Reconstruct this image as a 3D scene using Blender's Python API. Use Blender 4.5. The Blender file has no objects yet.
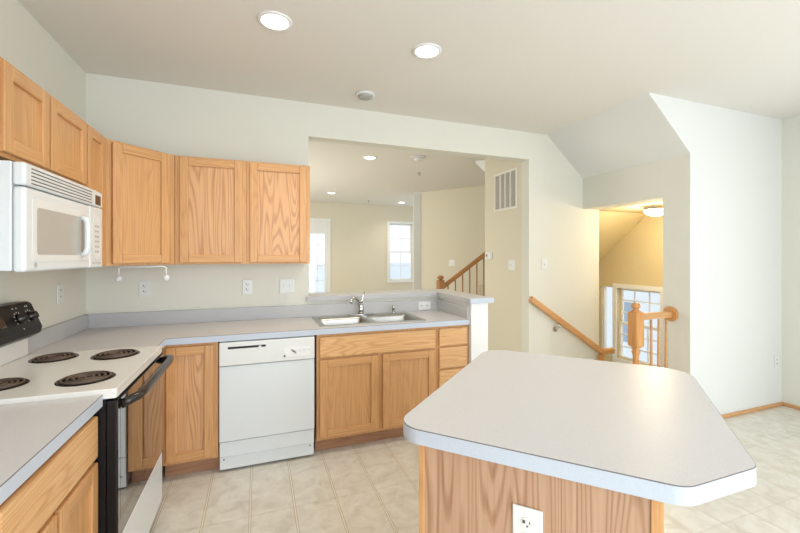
import bpy, bmesh, math, random
from mathutils import Vector, Matrix
S = bpy.context.scene
COL = S.collection
PI = math.pi
random.seed(4)

# ------------------------------------------------------------ camera
H = 1.4305
cd = bpy.data.cameras.new('camera'); cam = bpy.data.objects.new('camera', cd); COL.objects.link(cam)
cam.location = (0, 0, H); cam.rotation_euler = (PI/2, 0, -0.3588)
cd.sensor_width = 36; cd.lens = 392.14/800*36
cd.shift_x = -5.13/800; cd.shift_y = -10.4/800; cd.clip_start = 0.02
S.camera = cam
S.view_settings.view_transform = 'Standard'; S.view_settings.look = 'None'
S.view_settings.gamma = 1; S.view_settings.use_curve_mapping = False
S.view_settings.exposure = 0.2

# ------------------------------------------------------------ sky
w = bpy.data.worlds.new('sky'); S.world = w; w.use_nodes = True
bg = w.node_tree.nodes['Background']; bg.inputs[0].default_value = (0.86, 0.94, 1.0, 1); bg.inputs[1].default_value = 1.15

# ------------------------------------------------------------ daylight at the windows, plus an added living room fill
def area(name, loc, target, sx, sy, power, color):
    l = bpy.data.lights.new(name, 'AREA'); l.shape = 'RECTANGLE'; l.size = sx; l.size_y = sy
    l.energy = power; l.color = color
    o = bpy.data.objects.new(name, l); COL.objects.link(o); o.location = loc
    o.rotation_euler = (Vector(target) - Vector(loc)).to_track_quat('-Z', 'Y').to_euler()
    return o
COOL = (0.91, 0.955, 1.0)
area('daylight_rear_window', (1.2, -2.42, 1.35), (1.2, 0, 1.35), 3.6, 2.0, 105, COOL)
area('daylight_patio_door', (4.64, -0.6, 1.15), (0, -0.6, 1.15), 2.2, 2.1, 42, COOL)
area('living_side_fill', (-1.05, 6.6, 1.4), (3, 6.6, 1.4), 3.0, 1.8, 75, (1, 0.97, 0.88))  # added unseen fill brightening the living room; this side wall has no window

# ------------------------------------------------------------ materials
def sr(r, g, b):
    f = lambda c: (c/255/12.92) if c/255 <= .04045 else ((c/255+.055)/1.055)**2.4
    return (f(r), f(g), f(b), 1)
def newmat(name):
    m = bpy.data.materials.new(name); m.use_nodes = True
    nt = m.node_tree; return m, nt, nt.nodes['Principled BSDF']
def N(nt, t, **k):
    n = nt.nodes.new(t)
    for a, b in k.items(): setattr(n, a, b)
    return n
def coords(nt, scale=(1, 1, 1), rnd=True, rot=(0, 0, 0)):
    tc = N(nt, 'ShaderNodeTexCoord'); mp = N(nt, 'ShaderNodeMapping')
    mp.inputs['Scale'].default_value = scale; mp.inputs['Rotation'].default_value = rot
    if rnd:
        oi = N(nt, 'ShaderNodeObjectInfo'); mu = N(nt, 'ShaderNodeMath', operation='MULTIPLY'); mu.inputs[1].default_value = 37.0
        ad = N(nt, 'ShaderNodeVectorMath', operation='ADD')
        nt.links.new(oi.outputs['Random'], mu.inputs[0]); nt.links.new(tc.outputs['Object'], ad.inputs[0]); nt.links.new(mu.outputs[0], ad.inputs[1])
        nt.links.new(ad.outputs[0], mp.inputs[0])
    else:
        nt.links.new(tc.outputs['Object'], mp.inputs[0])
    return mp.outputs[0]
def ramp(nt, fac, stops):
    r = N(nt, 'ShaderNodeValToRGB'); nt.links.new(fac, r.inputs[0])
    e = r.color_ramp.elements
    while len(e) < len(stops): e.new(0.5)
    for q, (p, c) in zip(e, stops): q.position = p; q.color = c
    return r.outputs[0]
def plain(name, c, rough=0.5, metal=0.0, spec=0.5, coat=0.0, bump=0.0, bscale=300):
    m, nt, p = newmat(name)
    p.inputs['Base Color'].default_value = c; p.inputs['Roughness'].default_value = rough
    p.inputs['Metallic'].default_value = metal; p.inputs['Specular IOR Level'].default_value = spec
    p.inputs['Coat Weight'].default_value = coat
    n = N(nt, 'ShaderNodeTexNoise'); n.inputs['Scale'].default_value = bscale; nt.links.new(coords(nt, rnd=False), n.inputs['Vector'])
    mx = N(nt, 'ShaderNodeMixRGB', blend_type='MULTIPLY'); mx.inputs[0].default_value = 0.04; mx.inputs[1].default_value = c
    nt.links.new(n.outputs['Fac'], mx.inputs[2]); nt.links.new(mx.outputs[0], p.inputs['Base Color'])
    if bump:
        b = N(nt, 'ShaderNodeBump'); b.inputs['Strength'].default_value = bump; b.inputs['Distance'].default_value = 0.001
        nt.links.new(n.outputs['Fac'], b.inputs['Height']); nt.links.new(b.outputs[0], p.inputs['Normal'])
    return m
def emis(name, c, s):
    m, nt, p = newmat(name); p.inputs['Base Color'].default_value = c
    p.inputs['Emission Color'].default_value = c; p.inputs['Emission Strength'].default_value = s
    return m
def oak(name, axis='z', light=(214, 168, 117), mid=(200, 150, 99), dark=(168, 118, 74), figure=0.55, rough=0.42, fs=1.0, st=.1):
    m, nt, p = newmat(name)
    k = {'z': (fs, fs, st*fs), 'x': (st*fs, fs, fs), 'y': (fs, st*fs, fs)}[axis]
    v = coords(nt, k)
    big = N(nt, 'ShaderNodeTexNoise'); big.inputs['Scale'].default_value = 6.5; big.inputs['Detail'].default_value = 1.5; big.inputs['Roughness'].default_value = 0.35
    nt.links.new(v, big.inputs['Vector'])
    mu = N(nt, 'ShaderNodeMath', operation='MULTIPLY'); mu.inputs[1].default_value = 150.0; nt.links.new(big.outputs['Fac'], mu.inputs[0])
    sn = N(nt, 'ShaderNodeMath', operation='SINE'); nt.links.new(mu.outputs[0], sn.inputs[0])
    fig = N(nt, 'ShaderNodeMapRange'); fig.inputs['From Min'].default_value = -1; fig.inputs['From Max'].default_value = 0.1; nt.links.new(sn.outputs[0], fig.inputs['Value'])
    k2 = {'z': (1, 1, .02), 'x': (.02, 1, 1), 'y': (1, .02, 1)}[axis]
    v2 = coords(nt, k2)
    fine = N(nt, 'ShaderNodeTexNoise'); fine.inputs['Scale'].default_value = 160.0; fine.inputs['Detail'].default_value = 3.0
    nt.links.new(v2, fine.inputs['Vector'])
    mx = N(nt, 'ShaderNodeMix'); mx.inputs[0].default_value = figure
    nt.links.new(fine.outputs['Fac'], mx.inputs[2]); nt.links.new(fig.outputs[0], mx.inputs[3])
    c = ramp(nt, mx.outputs[0], [(0.12, sr(*dark)), (0.45, sr(*mid)), (0.8, sr(*light))])
    nt.links.new(c, p.inputs['Base Color']); p.inputs['Roughness'].default_value = rough
    b = N(nt, 'ShaderNodeBump'); b.inputs['Strength'].default_value = 0.08; b.inputs['Distance'].default_value = 0.001
    nt.links.new(fine.outputs['Fac'], b.inputs['Height']); nt.links.new(b.outputs[0], p.inputs['Normal'])
    return m
def laminate(name, c, rough=0.38):
    m, nt, p = newmat(name)
    n = N(nt, 'ShaderNodeTexNoise'); n.inputs['Scale'].default_value = 260; n.inputs['Detail'].default_value = 4
    nt.links.new(coords(nt, rnd=False), n.inputs['Vector'])
    lo = tuple(x*0.96 for x in c[:3])+(1,); hi = tuple(min(1, x*1.03) for x in c[:3])+(1,)
    nt.links.new(ramp(nt, n.outputs['Fac'], [(0.35, lo), (0.5, c), (0.65, hi)]), p.inputs['Base Color'])
    p.inputs['Roughness'].default_value = rough
    return m

M = {}
M['oak'] = oak('oak_vertical_grain', 'z', figure=0.12)
M['oakfig'] = oak('oak_cathedral_grain', 'z', light=(214, 168, 122), mid=(199, 150, 104), dark=(168, 118, 78), figure=0.40, fs=1.3, st=.07)
M['oakx'] = oak('oak_horizontal_grain', 'x', figure=0.12)
M['oakxfig'] = oak('oak_horizontal_figured', 'x', light=(226, 184, 132), mid=(212, 163, 110), dark=(194, 143, 96), figure=0.3, fs=1.3)
M['oakpanel'] = oak('oak_plywood_panel', 'z', light=(192, 158, 131), mid=(174, 136, 108), dark=(142, 104, 80), figure=0.36, fs=1.5, st=.045)
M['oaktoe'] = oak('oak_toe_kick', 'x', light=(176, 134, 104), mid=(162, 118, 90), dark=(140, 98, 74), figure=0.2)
M['oakrail'] = oak('oak_rail', 'z', light=(214, 160, 98), mid=(198, 140, 80), dark=(170, 112, 60), figure=0.2, rough=0.3)
M['oakdark'] = oak('oak_rail_dark', 'x', light=(176, 124, 72), mid=(158, 108, 60), dark=(130, 86, 46), figure=0.2)
M['kwall'] = plain('paint_kitchen_offwhite', sr(223, 223, 213), 0.75, spec=0.2, bump=0.1)
M['white_wall'] = plain('paint_white', sr(224, 226, 224), 0.75, spec=0.2, bump=0.1)
M['lwall'] = plain('paint_living_beige', sr(221, 215, 197), 0.75, spec=0.2, bump=0.1)
M['foyer'] = plain('paint_foyer_tan', sr(216, 202, 164), 0.75, spec=0.2, bump=0.1)
M['ceil'] = plain('paint_ceiling', sr(232, 230, 224), 0.85, spec=0.1, bump=0.1)
M['trim'] = plain('white_trim', sr(236, 238, 238), 0.4)
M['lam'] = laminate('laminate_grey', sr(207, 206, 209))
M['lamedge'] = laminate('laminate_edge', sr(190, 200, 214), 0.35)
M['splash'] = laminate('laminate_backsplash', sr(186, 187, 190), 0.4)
M['seam'] = plain('laminate_seam', sr(112, 104, 102), 0.5)
M['appl'] = plain('white_enamel', sr(222, 228, 232), 0.22)
M['cooktop'] = plain('cooktop_enamel', sr(231, 229, 226), 0.18)
M['bisque'] = plain('white_plastic', sr(226, 229, 229), 0.35)
M['gap'] = plain('dark_gap', sr(40, 36, 34), 0.7)
M['black'] = plain('black_enamel', sr(14, 15, 20), 0.35, spec=.3)
M['handle'] = plain('black_handle', sr(40, 34, 32), 0.2)
M['bglass'] = plain('black_glass', sr(14, 12, 10), 0.02, spec=1.0, coat=1.0)
M['mwglass'] = plain('microwave_window', sr(178, 177, 172), 0.2)
M['coil'] = plain('burner_coil', sr(92, 76, 66), 0.45)
M['pan'] = plain('drip_pan', sr(30, 27, 25), 0.25, metal=0.6)
M['steel'] = plain('stainless_steel', sr(180, 180, 177), 0.32, metal=0.95)
M['chrome'] = plain('chrome', sr(205, 205, 205), 0.1, metal=1.0)
M['slot'] = plain('outlet_slot', sr(90, 88, 84), 0.6)
M['brown'] = plain('display_brown', sr(74, 52, 34), 0.3)
M['button'] = plain('button_grey', sr(176, 176, 172), 0.5)
M['graphic'] = plain('panel_white_print', sr(215, 215, 210), 0.5)
M['vent'] = plain('vent_white', sr(232, 229, 220), 0.5)
M['ventdark'] = plain('vent_shadow', sr(128, 118, 104), 0.8)
M['carpet'] = plain('carpet_beige', sr(190, 178, 158), 0.95, bump=0.8, bscale=600)
M['lampwhite'] = emis('lamp_white', (1, 0.95, 0.84, 1), 9)
M['lampwarm'] = emis('lamp_warm', (1, 0.84, 0.52, 1), 5)
# glass: thin clear pane
m, nt, p = newmat('window_glass')
tr = N(nt, 'ShaderNodeBsdfTransparent'); gl = N(nt, 'ShaderNodeBsdfGlossy'); gl.inputs['Roughness'].default_value = 0.02
ms = N(nt, 'ShaderNodeMixShader'); ms.inputs[0].default_value = 0.06
nt.links.new(tr.outputs[0], ms.inputs[1]); nt.links.new(gl.outputs[0], ms.inputs[2]); nt.links.new(ms.outputs[0], nt.nodes['Material Output'].inputs[0])
M['glass'] = m
# vinyl floor: tiles 0.237 m with a pale double joint
m, nt, p = newmat('vinyl_floor_tiles')
tc = N(nt, 'ShaderNodeTexCoord'); sx = N(nt, 'ShaderNodeSeparateXYZ'); nt.links.new(tc.outputs['Object'], sx.inputs[0])
def joint(out, off, per):
    a = N(nt, 'ShaderNodeMath', operation='SUBTRACT'); a.inputs[1].default_value = off - per*100; nt.links.new(out, a.inputs[0])
    b = N(nt, 'ShaderNodeMath', operation='DIVIDE'); b.inputs[1].default_value = per; nt.links.new(a.outputs[0], b.inputs[0])
    c = N(nt, 'ShaderNodeMath', operation='FRACT'); nt.links.new(b.outputs[0], c.inputs[0])
    d = N(nt, 'ShaderNodeMath', operation='PINGPONG'); d.inputs[1].default_value = 0.5; nt.links.new(c.outputs[0], d.inputs[0])
    e = N(nt, 'ShaderNodeMath', operation='MULTIPLY'); e.inputs[1].default_value = per; nt.links.new(d.outputs[0], e.inputs[0])
    return e.outputs[0]
jx = joint(sx.outputs[0], -0.0412, 0.2374); jy = joint(sx.outputs[1], 1.366, 0.2374*2)
def band(v, lo, hi):
    a = N(nt, 'ShaderNodeMath', operation='GREATER_THAN'); a.inputs[1].default_value = lo; nt.links.new(v, a.inputs[0])
    b = N(nt, 'ShaderNodeMath', operation='LESS_THAN'); b.inputs[1].default_value = hi; nt.links.new(v, b.inputs[0])
    c = N(nt, 'ShaderNodeMath', operation='MULTIPLY'); nt.links.new(a.outputs[0], c.inputs[0]); nt.links.new(b.outputs[0], c.inputs[1]); return c.outputs[0]
n1 = N(nt, 'ShaderNodeTexNoise'); n1.inputs['Scale'].default_value = 8; n1.inputs['Detail'].default_value = 8; n1.inputs['Roughness'].default_value = 0.62; n1.inputs['Distortion'].default_value = 0.9
nt.links.new(tc.outputs['Object'], n1.inputs['Vector'])
base = ramp(nt, n1.outputs['Fac'], [(0.30, sr(202, 196, 184)), (0.5, sr(219, 215, 205)), (0.68, sr(229, 227, 219))])
def mixc(fac, a, col, amt):
    mlt = N(nt, 'ShaderNodeMath', operation='MULTIPLY'); mlt.inputs[1].default_value = amt; nt.links.new(fac, mlt.inputs[0])
    x = N(nt, 'ShaderNodeMixRGB'); nt.links.new(mlt.outputs[0], x.inputs[0]); nt.links.new(a, x.inputs[1]); x.inputs[2].default_value = col; return x.outputs[0]
c = mixc(band(jx, -1, 0.0035), base, sr(232, 224, 206), 0.9)
c = mixc(band(jx, 0.0035, 0.0068), c, sr(158, 142, 120), 0.7)
c = mixc(band(jy, 0.002, 0.005), c, sr(158, 142, 120), 0.3)
nt.links.new(c, p.inputs['Base Color']); p.inputs['Roughness'].default_value = 0.33
bm_ = N(nt, 'ShaderNodeBump'); bm_.inputs['Strength'].default_value = 0.08; bm_.inputs['Distance'].default_value = 0.002
nt.links.new(n1.outputs['Fac'], bm_.inputs['Height']); nt.links.new(bm_.outputs[0], p.inputs['Normal'])
M['vinyl'] = m

# ------------------------------------------------------------ mesh helpers
class MB:
    """collects shapes (local coordinates) into one mesh object"""
    def __init__(s): s.bm = bmesh.new(); s.slots = []
    def _mi(s, mat):
        if mat not in s.slots: s.slots.append(mat)
        return s.slots.index(mat)
    def box(s, x0, x1, y0, y1, z0, z1, mat):
        mi = s._mi(mat); v = [s.bm.verts.new((x, y, z)) for z in (z0, z1) for y in (y0, y1) for x in (x0, x1)]
        for f in ((0, 2, 3, 1), (4, 5, 7, 6), (0, 1, 5, 4), (2, 6, 7, 3), (0, 4, 6, 2), (1, 3, 7, 5)):
            s.bm.faces.new([v[i] for i in f]).material_index = mi
        return s
    def prism(s, poly, z0, z1, mat, axis='z', smooth=False):
        mi = s._mi(mat)
        def P(a, b, c): return {'z': (a, b, c), 'y': (a, c, b), 'x': (c, a, b)}[axis]
        lo = [s.bm.verts.new(P(a, b, z0)) for a, b in poly]; hi = [s.bm.verts.new(P(a, b, z1)) for a, b in poly]
        n = len(poly); fs = [s.bm.faces.new(lo[::-1]), s.bm.faces.new(hi)]
        for i in range(n):
            f = s.bm.faces.new((lo[i], lo[(i+1) % n], hi[(i+1) % n], hi[i])); f.smooth = smooth; fs.append(f)
        for f in fs: f.material_index = mi
        return s
    def lathe(s, prof, mat, center=(0, 0, 0), axis='z', n=24, close=True):
        mi = s._mi(mat); rings = []
        for r, z in prof:
            ring = []
            for i in range(n):
                a = 2*PI*i/n; q = (r*math.cos(a), r*math.sin(a), z)
                if axis == 'y': q = (q[0], q[2], q[1])
                if axis == 'x': q = (q[2], q[0], q[1])
                ring.append(s.bm.verts.new((q[0]+center[0], q[1]+center[1], q[2]+center[2])))
            rings.append(ring)
        for a, b in zip(rings, rings[1:]):
            for i in range(n):
                f = s.bm.faces.new((a[i], a[(i+1) % n], b[(i+1) % n], b[i])); f.material_index = mi; f.smooth = True
        if close:
            for ring in (rings[0][::-1], rings[-1]):
                f = s.bm.faces.new(ring); f.material_index = mi
        return s
    def tube(s, pts, r, mat, n=12, closed=False, rs=None):
        mi = s._mi(mat); pts = [Vector(p) for p in pts]; rings = []; up = None
        for i, p in enumerate(pts):
            if closed: d = pts[(i+1) % len(pts)] - pts[i-1]
            else: d = pts[min(i+1, len(pts)-1)] - pts[max(i-1, 0)]
            d.normalize()
            if up is None: up = d.orthogonal().normalized()
            up = (up - d*up.dot(d)).normalized(); sd = d.cross(up)
            rr = rs[i] if rs else r
            rings.append([s.bm.verts.new(p + (up*math.cos(2*PI*k/n) + sd*math.sin(2*PI*k/n))*rr) for k in range(n)])
        prs = list(zip(rings, rings[1:])) + ([(rings[-1], rings[0])] if closed else [])
        for a, b in prs:
            for k in range(n):
                f = s.bm.faces.new((a[k], a[(k+1) % n], b[(k+1) % n], b[k])); f.material_index = mi; f.smooth = True
        if not closed:
            for ring in (rings[0][::-1], rings[-1]): s.bm.faces.new(ring).material_index = mi
        return s
    def cells(s, xs, ys, hole, z0, z1, mat):
        mi = s._mi(mat); vv = {}
        def V(i, j, k):
            if (i, j, k) not in vv: vv[(i, j, k)] = s.bm.verts.new((xs[i], ys[j], (z0, z1)[k]))
            return vv[(i, j, k)]
        on = lambda i, j: 0 <= i < len(xs)-1 and 0 <= j < len(ys)-1 and not hole(i, j)
        fs = []
        for i in range(len(xs)-1):
            for j in range(len(ys)-1):
                if not on(i, j): continue
                fs.append(s.bm.faces.new((V(i, j, 1), V(i+1, j, 1), V(i+1, j+1, 1), V(i, j+1, 1))))
                fs.append(s.bm.faces.new((V(i, j, 0), V(i, j+1, 0), V(i+1, j+1, 0), V(i+1, j, 0))))
                for di, dj, a, b in ((-1, 0, (i, j+1), (i, j)), (1, 0, (i+1, j), (i+1, j+1)), (0, -1, (i, j), (i+1, j)), (0, 1, (i+1, j+1), (i, j+1))):
                    if not on(i+di, j+dj):
                        fs.append(s.bm.faces.new((V(*a, 0), V(*b, 0), V(*b, 1), V(*a, 1))))
        for f in fs: f.material_index = mi
        return s
    def rot(s, ang, origin=(0, 0, 0), axis='Z'):
        bmesh.ops.rotate(s.bm, verts=s.bm.verts, cent=origin, matrix=Matrix.Rotation(ang, 3, axis)); return s
    def move(s, d): bmesh.ops.translate(s.bm, verts=s.bm.verts, vec=d); return s
    def build(s, name, parent=None, bevel=0.0, seg=2, label=None):
        bmesh.ops.recalc_face_normals(s.bm, faces=s.bm.faces)
        me = bpy.data.meshes.new(name); s.bm.to_mesh(me); s.bm.free()
        for k in s.slots: me.materials.append(M[k])
        o = bpy.data.objects.new(name, me); COL.objects.link(o)
        if parent: o.parent = parent
        if bevel:
            b = o.modifiers.new('bevel', 'BEVEL'); b.width = bevel; b.segments = seg; b.limit_method = 'ANGLE'; b.angle_limit = 0.6
        if label: o['label'] = label
        return o
def thing(name, label, cat, loc=(0, 0, 0), rz=0, group=None):
    o = bpy.data.objects.new(name, None); COL.objects.link(o); o.empty_display_size = 0.1
    o.location = loc; o.rotation_euler = (0, 0, rz); o['label'] = label; o['category'] = cat
    if group: o['group'] = group
    return o
def tag(o, label, cat, loc=None, rz=None, group=None):
    o['label'] = label; o['category'] = cat
    if loc: o.location = loc
    if rz is not None: o.rotation_euler = (0, 0, rz)
    if group: o['group'] = group
    return o
def struct(o): o['kind'] = 'structure'; return o
def rounded(poly, rad, seg=8):
    out = []; n = len(poly)
    for i in range(n):
        p = Vector(poly[i]); a = Vector(poly[i-1]); b = Vector(poly[(i+1) % n]); r = rad[i]
        if r <= 0: out.append(tuple(p)); continue
        u = (a-p).normalized(); v = (b-p).normalized(); ang = u.angle(v)
        t = r/math.tan(ang/2); c = p + (u+v).normalized()*(r/math.sin(ang/2))
        s0 = p+u*t-c; s1 = p+v*t-c; a0 = math.atan2(s0.y, s0.x); a1 = math.atan2(s1.y, s1.x)
        d = (a1-a0+PI) % (2*PI)-PI
        for k in range(seg+1):
            q = a0+d*k/seg; out.append((c.x+r*math.cos(q), c.y+r*math.sin(q)))
    return out

# ------------------------------------------------------------ key dimensions
XL, YB, ZC = -1.155, 3.433, 2.743          # left wall, back wall, ceiling
CX, CY = -0.543, 2.82                      # counter front lines
X1, YW, X2 = 3.424, 2.26, 4.72             # stair wall, white wall, right wall
YR = -2.5                                  # rear wall
ST = (3.0, 2.53)                           # stair opening start x, y
YF, XF = 9.7, 4.9                          # living far wall, foyer far wall

# ------------------------------------------------------------ setting
b = MB(); b.cells([XL-.1, ST[0], X1+.24, X2+.1], [YR-.1, ST[1], YB+.12], lambda i, j: i >= 1 and j == 1, -0.12, 0, 'vinyl'); struct(b.build('floor'))
b = MB(); b.prism([(XL-.1, YB+.12), (2.57, YB+.12), (2.9, YB+.12), (2.9, 4.75), (4.6, 4.75), (4.6, YF+.1), (XL-.1, YF+.1)], -0.12, 0, 'carpet'); struct(b.build('floor'))
b = MB(); b.box(ST[0]-.02, XF+.1, ST[1]-.1, 4.75, -1.38, -1.26, 'carpet'); struct(b.build('floor'))
b = MB(); b.cells([XL-.1, 2.93, X2+.1], [YR-.1, YW, YF+.1], lambda i, j: i == 1 and j == 1, ZC, ZC+.1, 'ceil')
b.box(2.93, 4.6, 4.2, YF+.1, ZC, ZC+.1, 'ceil')
struct(b.build('ceiling'))
# sloped soffit over the stair
b = MB(); b.prism([(2.93, ZC), (X1, 2.303), (X1, 2.363), (2.93, ZC+.06)], YW+.01, YB+.0, 'white_wall', axis='y'); struct(b.build('ceiling'))
struct(MB().box(XL-.12, XL, YR-.12, YF+.1, 0, ZC, 'kwall').build('wall_left'))
# back wall: left solid part, low bar wall, header, right pier
b = MB(); b.box(XL, 0.405, YB, YB+.12, 0, ZC, 'kwall'); b.box(0.405, 1.80, YB, YB+.12, 0, 1.045, 'kwall')
b.box(0.405, 2.69, YB, YB+.12, 2.456, ZC, 'kwall')
b.prism([(2.69, 0), (X1+.24, 0), (X1+.24, 2.2), (X1, 2.303), (2.93, ZC), (2.69, ZC)], YB, YB+.12, 'kwall', axis='y')
b.box(ST[0], X1+.24, YB, YB+.12, -1.26, 0, 'kwall')
struct(b.build('wall_back'))
struct(MB().box(1.625, 1.785, 2.80, YB, 0, 1.045, 'trim').build('wall_wing', bevel=.004))
# stair side wall (faces left) with opening, header
b = MB(); b.box(X1, X1+.24, YW+.01, 2.50, 0, 2.303, 'kwall'); b.box(X1, X1+.24, 2.50, YB, 1.962, 2.303, 'kwall'); struct(b.build('wall_stair'))
b = MB(); b.prism([(2.93, ZC), (X1, 2.303), (X1, 0), (X2, 0), (X2, ZC)], YW, YW+.01, 'white_wall', axis='y'); b.box(X1+.24, X2, YW+.01, YW+.12, 0, ZC, 'white_wall'); struct(b.build('wall_white'))
# right wall with patio door opening, rear wall with window opening
b = MB(); b.box(X2, X2+.12, 0.6, YW+.12, 0, ZC, 'kwall'); b.box(X2, X2+.12, YR, -1.8, 0, ZC, 'kwall'); b.box(X2, X2+.12, -1.8, .6, 2.25, ZC, 'kwall'); struct(b.build('wall_right'))
b = MB(); b.box(XL, -.7, YR-.12, YR, 0, ZC, 'kwall'); b.box(3.1, X2+.12, YR-.12, YR, 0, ZC, 'kwall'); b.box(-.7, 3.1, YR-.12, YR, 2.4, ZC, 'kwall'); b.box(-.7, 3.1, YR-.12, YR, 0, .3, 'kwall'); struct(b.build('wall_rear'))
# living room
struct(MB().cells([XL, 1.10, 1.60, 3.20, 3.85, 4.6], [0, .80, 2.28, ZC], lambda i, j: (i == 1 and j < 2) or (i == 3 and j == 1), YF, YF+.12, 'lwall').rot(0).build('wall_far'))
o = bpy.data.objects['wall_far']
for v in o.data.vertices: v.co = (v.co.x, v.co.z, v.co.y)
bm2 = bmesh.new(); bm2.from_mesh(o.data); bmesh.ops.recalc_face_normals(bm2, faces=bm2.faces); bm2.to_mesh(o.data); bm2.free()
b = MB(); b.prism([(2.98, 7.46), (3.13, 7.46), (4.72, 5.2), (4.9, 5.2), (4.9, 7.6), (3.03, 7.6)], 0, ZC, 'lwall'); struct(b.build('wall_living'))
struct(MB().box(2.975, 3.135, 7.44, 7.46, 0, ZC, 'trim').build('trim_1'))
b = MB(); b.box(2.69, 3.1, YB+.12, 4.293, 0, ZC, 'lwall'); struct(b.build('wall_vent'))
b = MB(); b.prism([(4.16, 2.50), (4.293, 2.625), (4.293, 2.50)], 2.66, 2.69, 'trim', axis='x')
b2 = MB(); b2.prism([(4.293, 2.495), (4.293, 2.65), (4.52, 2.69), (4.52, 2.66)], 2.69, 2.80, 'trim', axis='x'); struct(b2.build('trim_2')); b.bm.free()
# foyer
b = MB(); b.cells([2.5, 3.60, 4.27, 4.28, 4.56, 4.75], [-1.26, -.05, .97, 2.0], lambda i, j: j == 1 and i in (1, 3), XF, XF+.12, 'foyer')
for v in b.bm.verts: v.co = (v.co.z, v.co.x, v.co.y)
struct(b.build('wall_foyer'))
struct(MB().box(X1+.24, XF, 4.65, 4.75, -1.26, 2.0, 'foyer').build('wall_foyer_back'))
struct(MB().box(ST[0], XF, ST[1]-.1, ST[1], -1.26, -.12, 'foyer').box(X1+.24, XF, ST[1]-.1, ST[1], -.12, 2.0, 'foyer').build('wall_foyer_side'))
struct(MB().box(ST[0]-.02, ST[0], ST[1], YB, -1.26, -.12, 'foyer').build('wall_stair_end'))
b = MB(); b.box(X1+.24, XF, ST[1]-.1, 3.78, 2.0, 2.05, 'foyer'); b.prism([(3.78, 2.0), (4.75, 1.2), (4.75, 1.25), (3.78, 2.05)], X1+.24, XF, 'foyer', axis='x'); struct(b.build('ceiling_foyer'))
struct(MB().box(X1+.24, XF+.12, ST[1]-.1, 4.75, 2.05, 2.1, 'foyer').build('ceiling_foyer'))

# baseboards (oak quarter round)
struct(MB().box(X1, X2-.018, YW-.018, YW, 0, .032, 'oakx').build('baseboard_white', bevel=.006))
struct(MB().box(X2-.018, X2, .6, YW, 0, .032, 'oakx').build('baseboard_right', bevel=.006))

# windows and doors ---------------------------------------------------------
def window(name, cx, cy, rz, w_, z0, z1, cols, rows, sash=True, casing=.06, fr=.035):
    """local x along the wall, local -y toward the room"""
    root = struct(MB().box(-w_/2-casing, -w_/2, -.02, .0, z0-casing, z1+casing, 'trim').box(w_/2, w_/2+casing, -.02, 0, z0-casing, z1+casing, 'trim')
                  .box(-w_/2, w_/2, -.02, 0, z1, z1+casing, 'trim').box(-w_/2, w_/2, -.035, 0, z0-casing, z0, 'trim').build(name))
    root.location = (cx, cy, 0); root.rotation_euler = (0, 0, rz)
    f = MB()
    for q0, q1, yy in ([(z0, (z0+z1)/2+fr/2, .04), ((z0+z1)/2-fr/2, z1, .07)] if sash else [(z0, z1, .05)]):
        f.box(-w_/2, -w_/2+fr, yy, yy+.03, q0, q1, 'trim'); f.box(w_/2-fr, w_/2, yy, yy+.03, q0, q1, 'trim')
        f.box(-w_/2+fr, w_/2-fr, yy, yy+.03, q0, q0+fr, 'trim'); f.box(-w_/2+fr, w_/2-fr, yy, yy+.03, q1-fr, q1, 'trim')
        for k in range(1, cols):
            x = -w_/2+w_*k/cols; f.box(x-.008, x+.008, yy+.008, yy+.022, q0+fr, q1-fr, 'trim')
        for k in range(1, rows):
            z = q0+(q1-q0)*k/rows; f.box(-w_/2+fr, w_/2-fr, yy+.006, yy+.02, z-.008, z+.008, 'trim')
    f.build('window_sash', root)
    MB().box(-w_/2+.01, w_/2-.01, .084, .088, z0+.01, z1-.01, 'glass').build('window_pane', root)
    return root
window('window_1', 3.525, YF, 0, .65, .80, 2.28, 2, 2)
window('window_2', XF, 3.935, -PI/2, .67, -.05, .97, 3, 3)
window('window_3', 1.2, YR, PI, 3.8, .3, 2.4, 6, 2)
# glazed balcony door in the living room
d = struct(MB().box(1.03, 1.10, YF-.02, YF, 0, 2.35, 'trim').box(1.60, 1.67, YF-.02, YF, 0, 2.35, 'trim').box(1.10, 1.60, YF-.02, YF, 2.28, 2.35, 'trim').build('door_1'))
f = MB()
f.box(1.10, 1.16, YF+.02, YF+.06, 0, 2.28, 'trim'); f.box(1.54, 1.60, YF+.02, YF+.06, 0, 2.28, 'trim'); f.box(1.16, 1.54, YF+.02, YF+.06, 0, .25, 'trim'); f.box(1.16, 1.54, YF+.02, YF+.06, 1.98, 2.28, 'trim'); f.box(1.16, 1.54, YF+.03, YF+.05, 1.17, 1.20, 'trim')
f.box(1.345, 1.36, YF+.035, YF+.045, .25, 1.98, 'trim')
for k in range(1, 6): f.box(1.16, 1.54, YF+.035, YF+.045, .25+k*.29-.006, .25+k*.29+.006, 'trim')
f.build('door_leaf', d); MB().box(1.16, 1.54, YF+.048, YF+.052, .25, 1.98, 'glass').build('door_pane', d)
# patio door in the dining area
d = struct(MB().box(X2+.02, X2+.08, -1.8, -1.72, 0, 2.25, 'trim').box(X2+.02, X2+.08, .52, .6, 0, 2.25, 'trim').box(X2+.02, X2+.08, -.65, -.55, 0, 2.25, 'trim').box(X2+.02, X2+.08, -1.72, .52, 2.17, 2.25, 'trim').box(X2+.02, X2+.08, -1.72, .52, 0, .08, 'trim').build('door_2'))
MB().box(X2+.045, X2+.05, -1.72, .52, .08, 2.17, 'glass').build('door_pane', d)
# narrow white sidelight door in the foyer
d = struct(MB().box(XF+.02, XF+.06, 4.28, 4.33, -1.26, .97, 'trim').box(XF+.02, XF+.06, 4.51, 4.56, -1.26, .97, 'trim').box(XF+.03, XF+.06, 4.33, 4.51, -1.26, -.05, 'trim').build('door_3'))
MB().box(XF+.04, XF+.045, 4.33, 4.51, -.05, .97, 'glass').build('door_pane', d)
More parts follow.
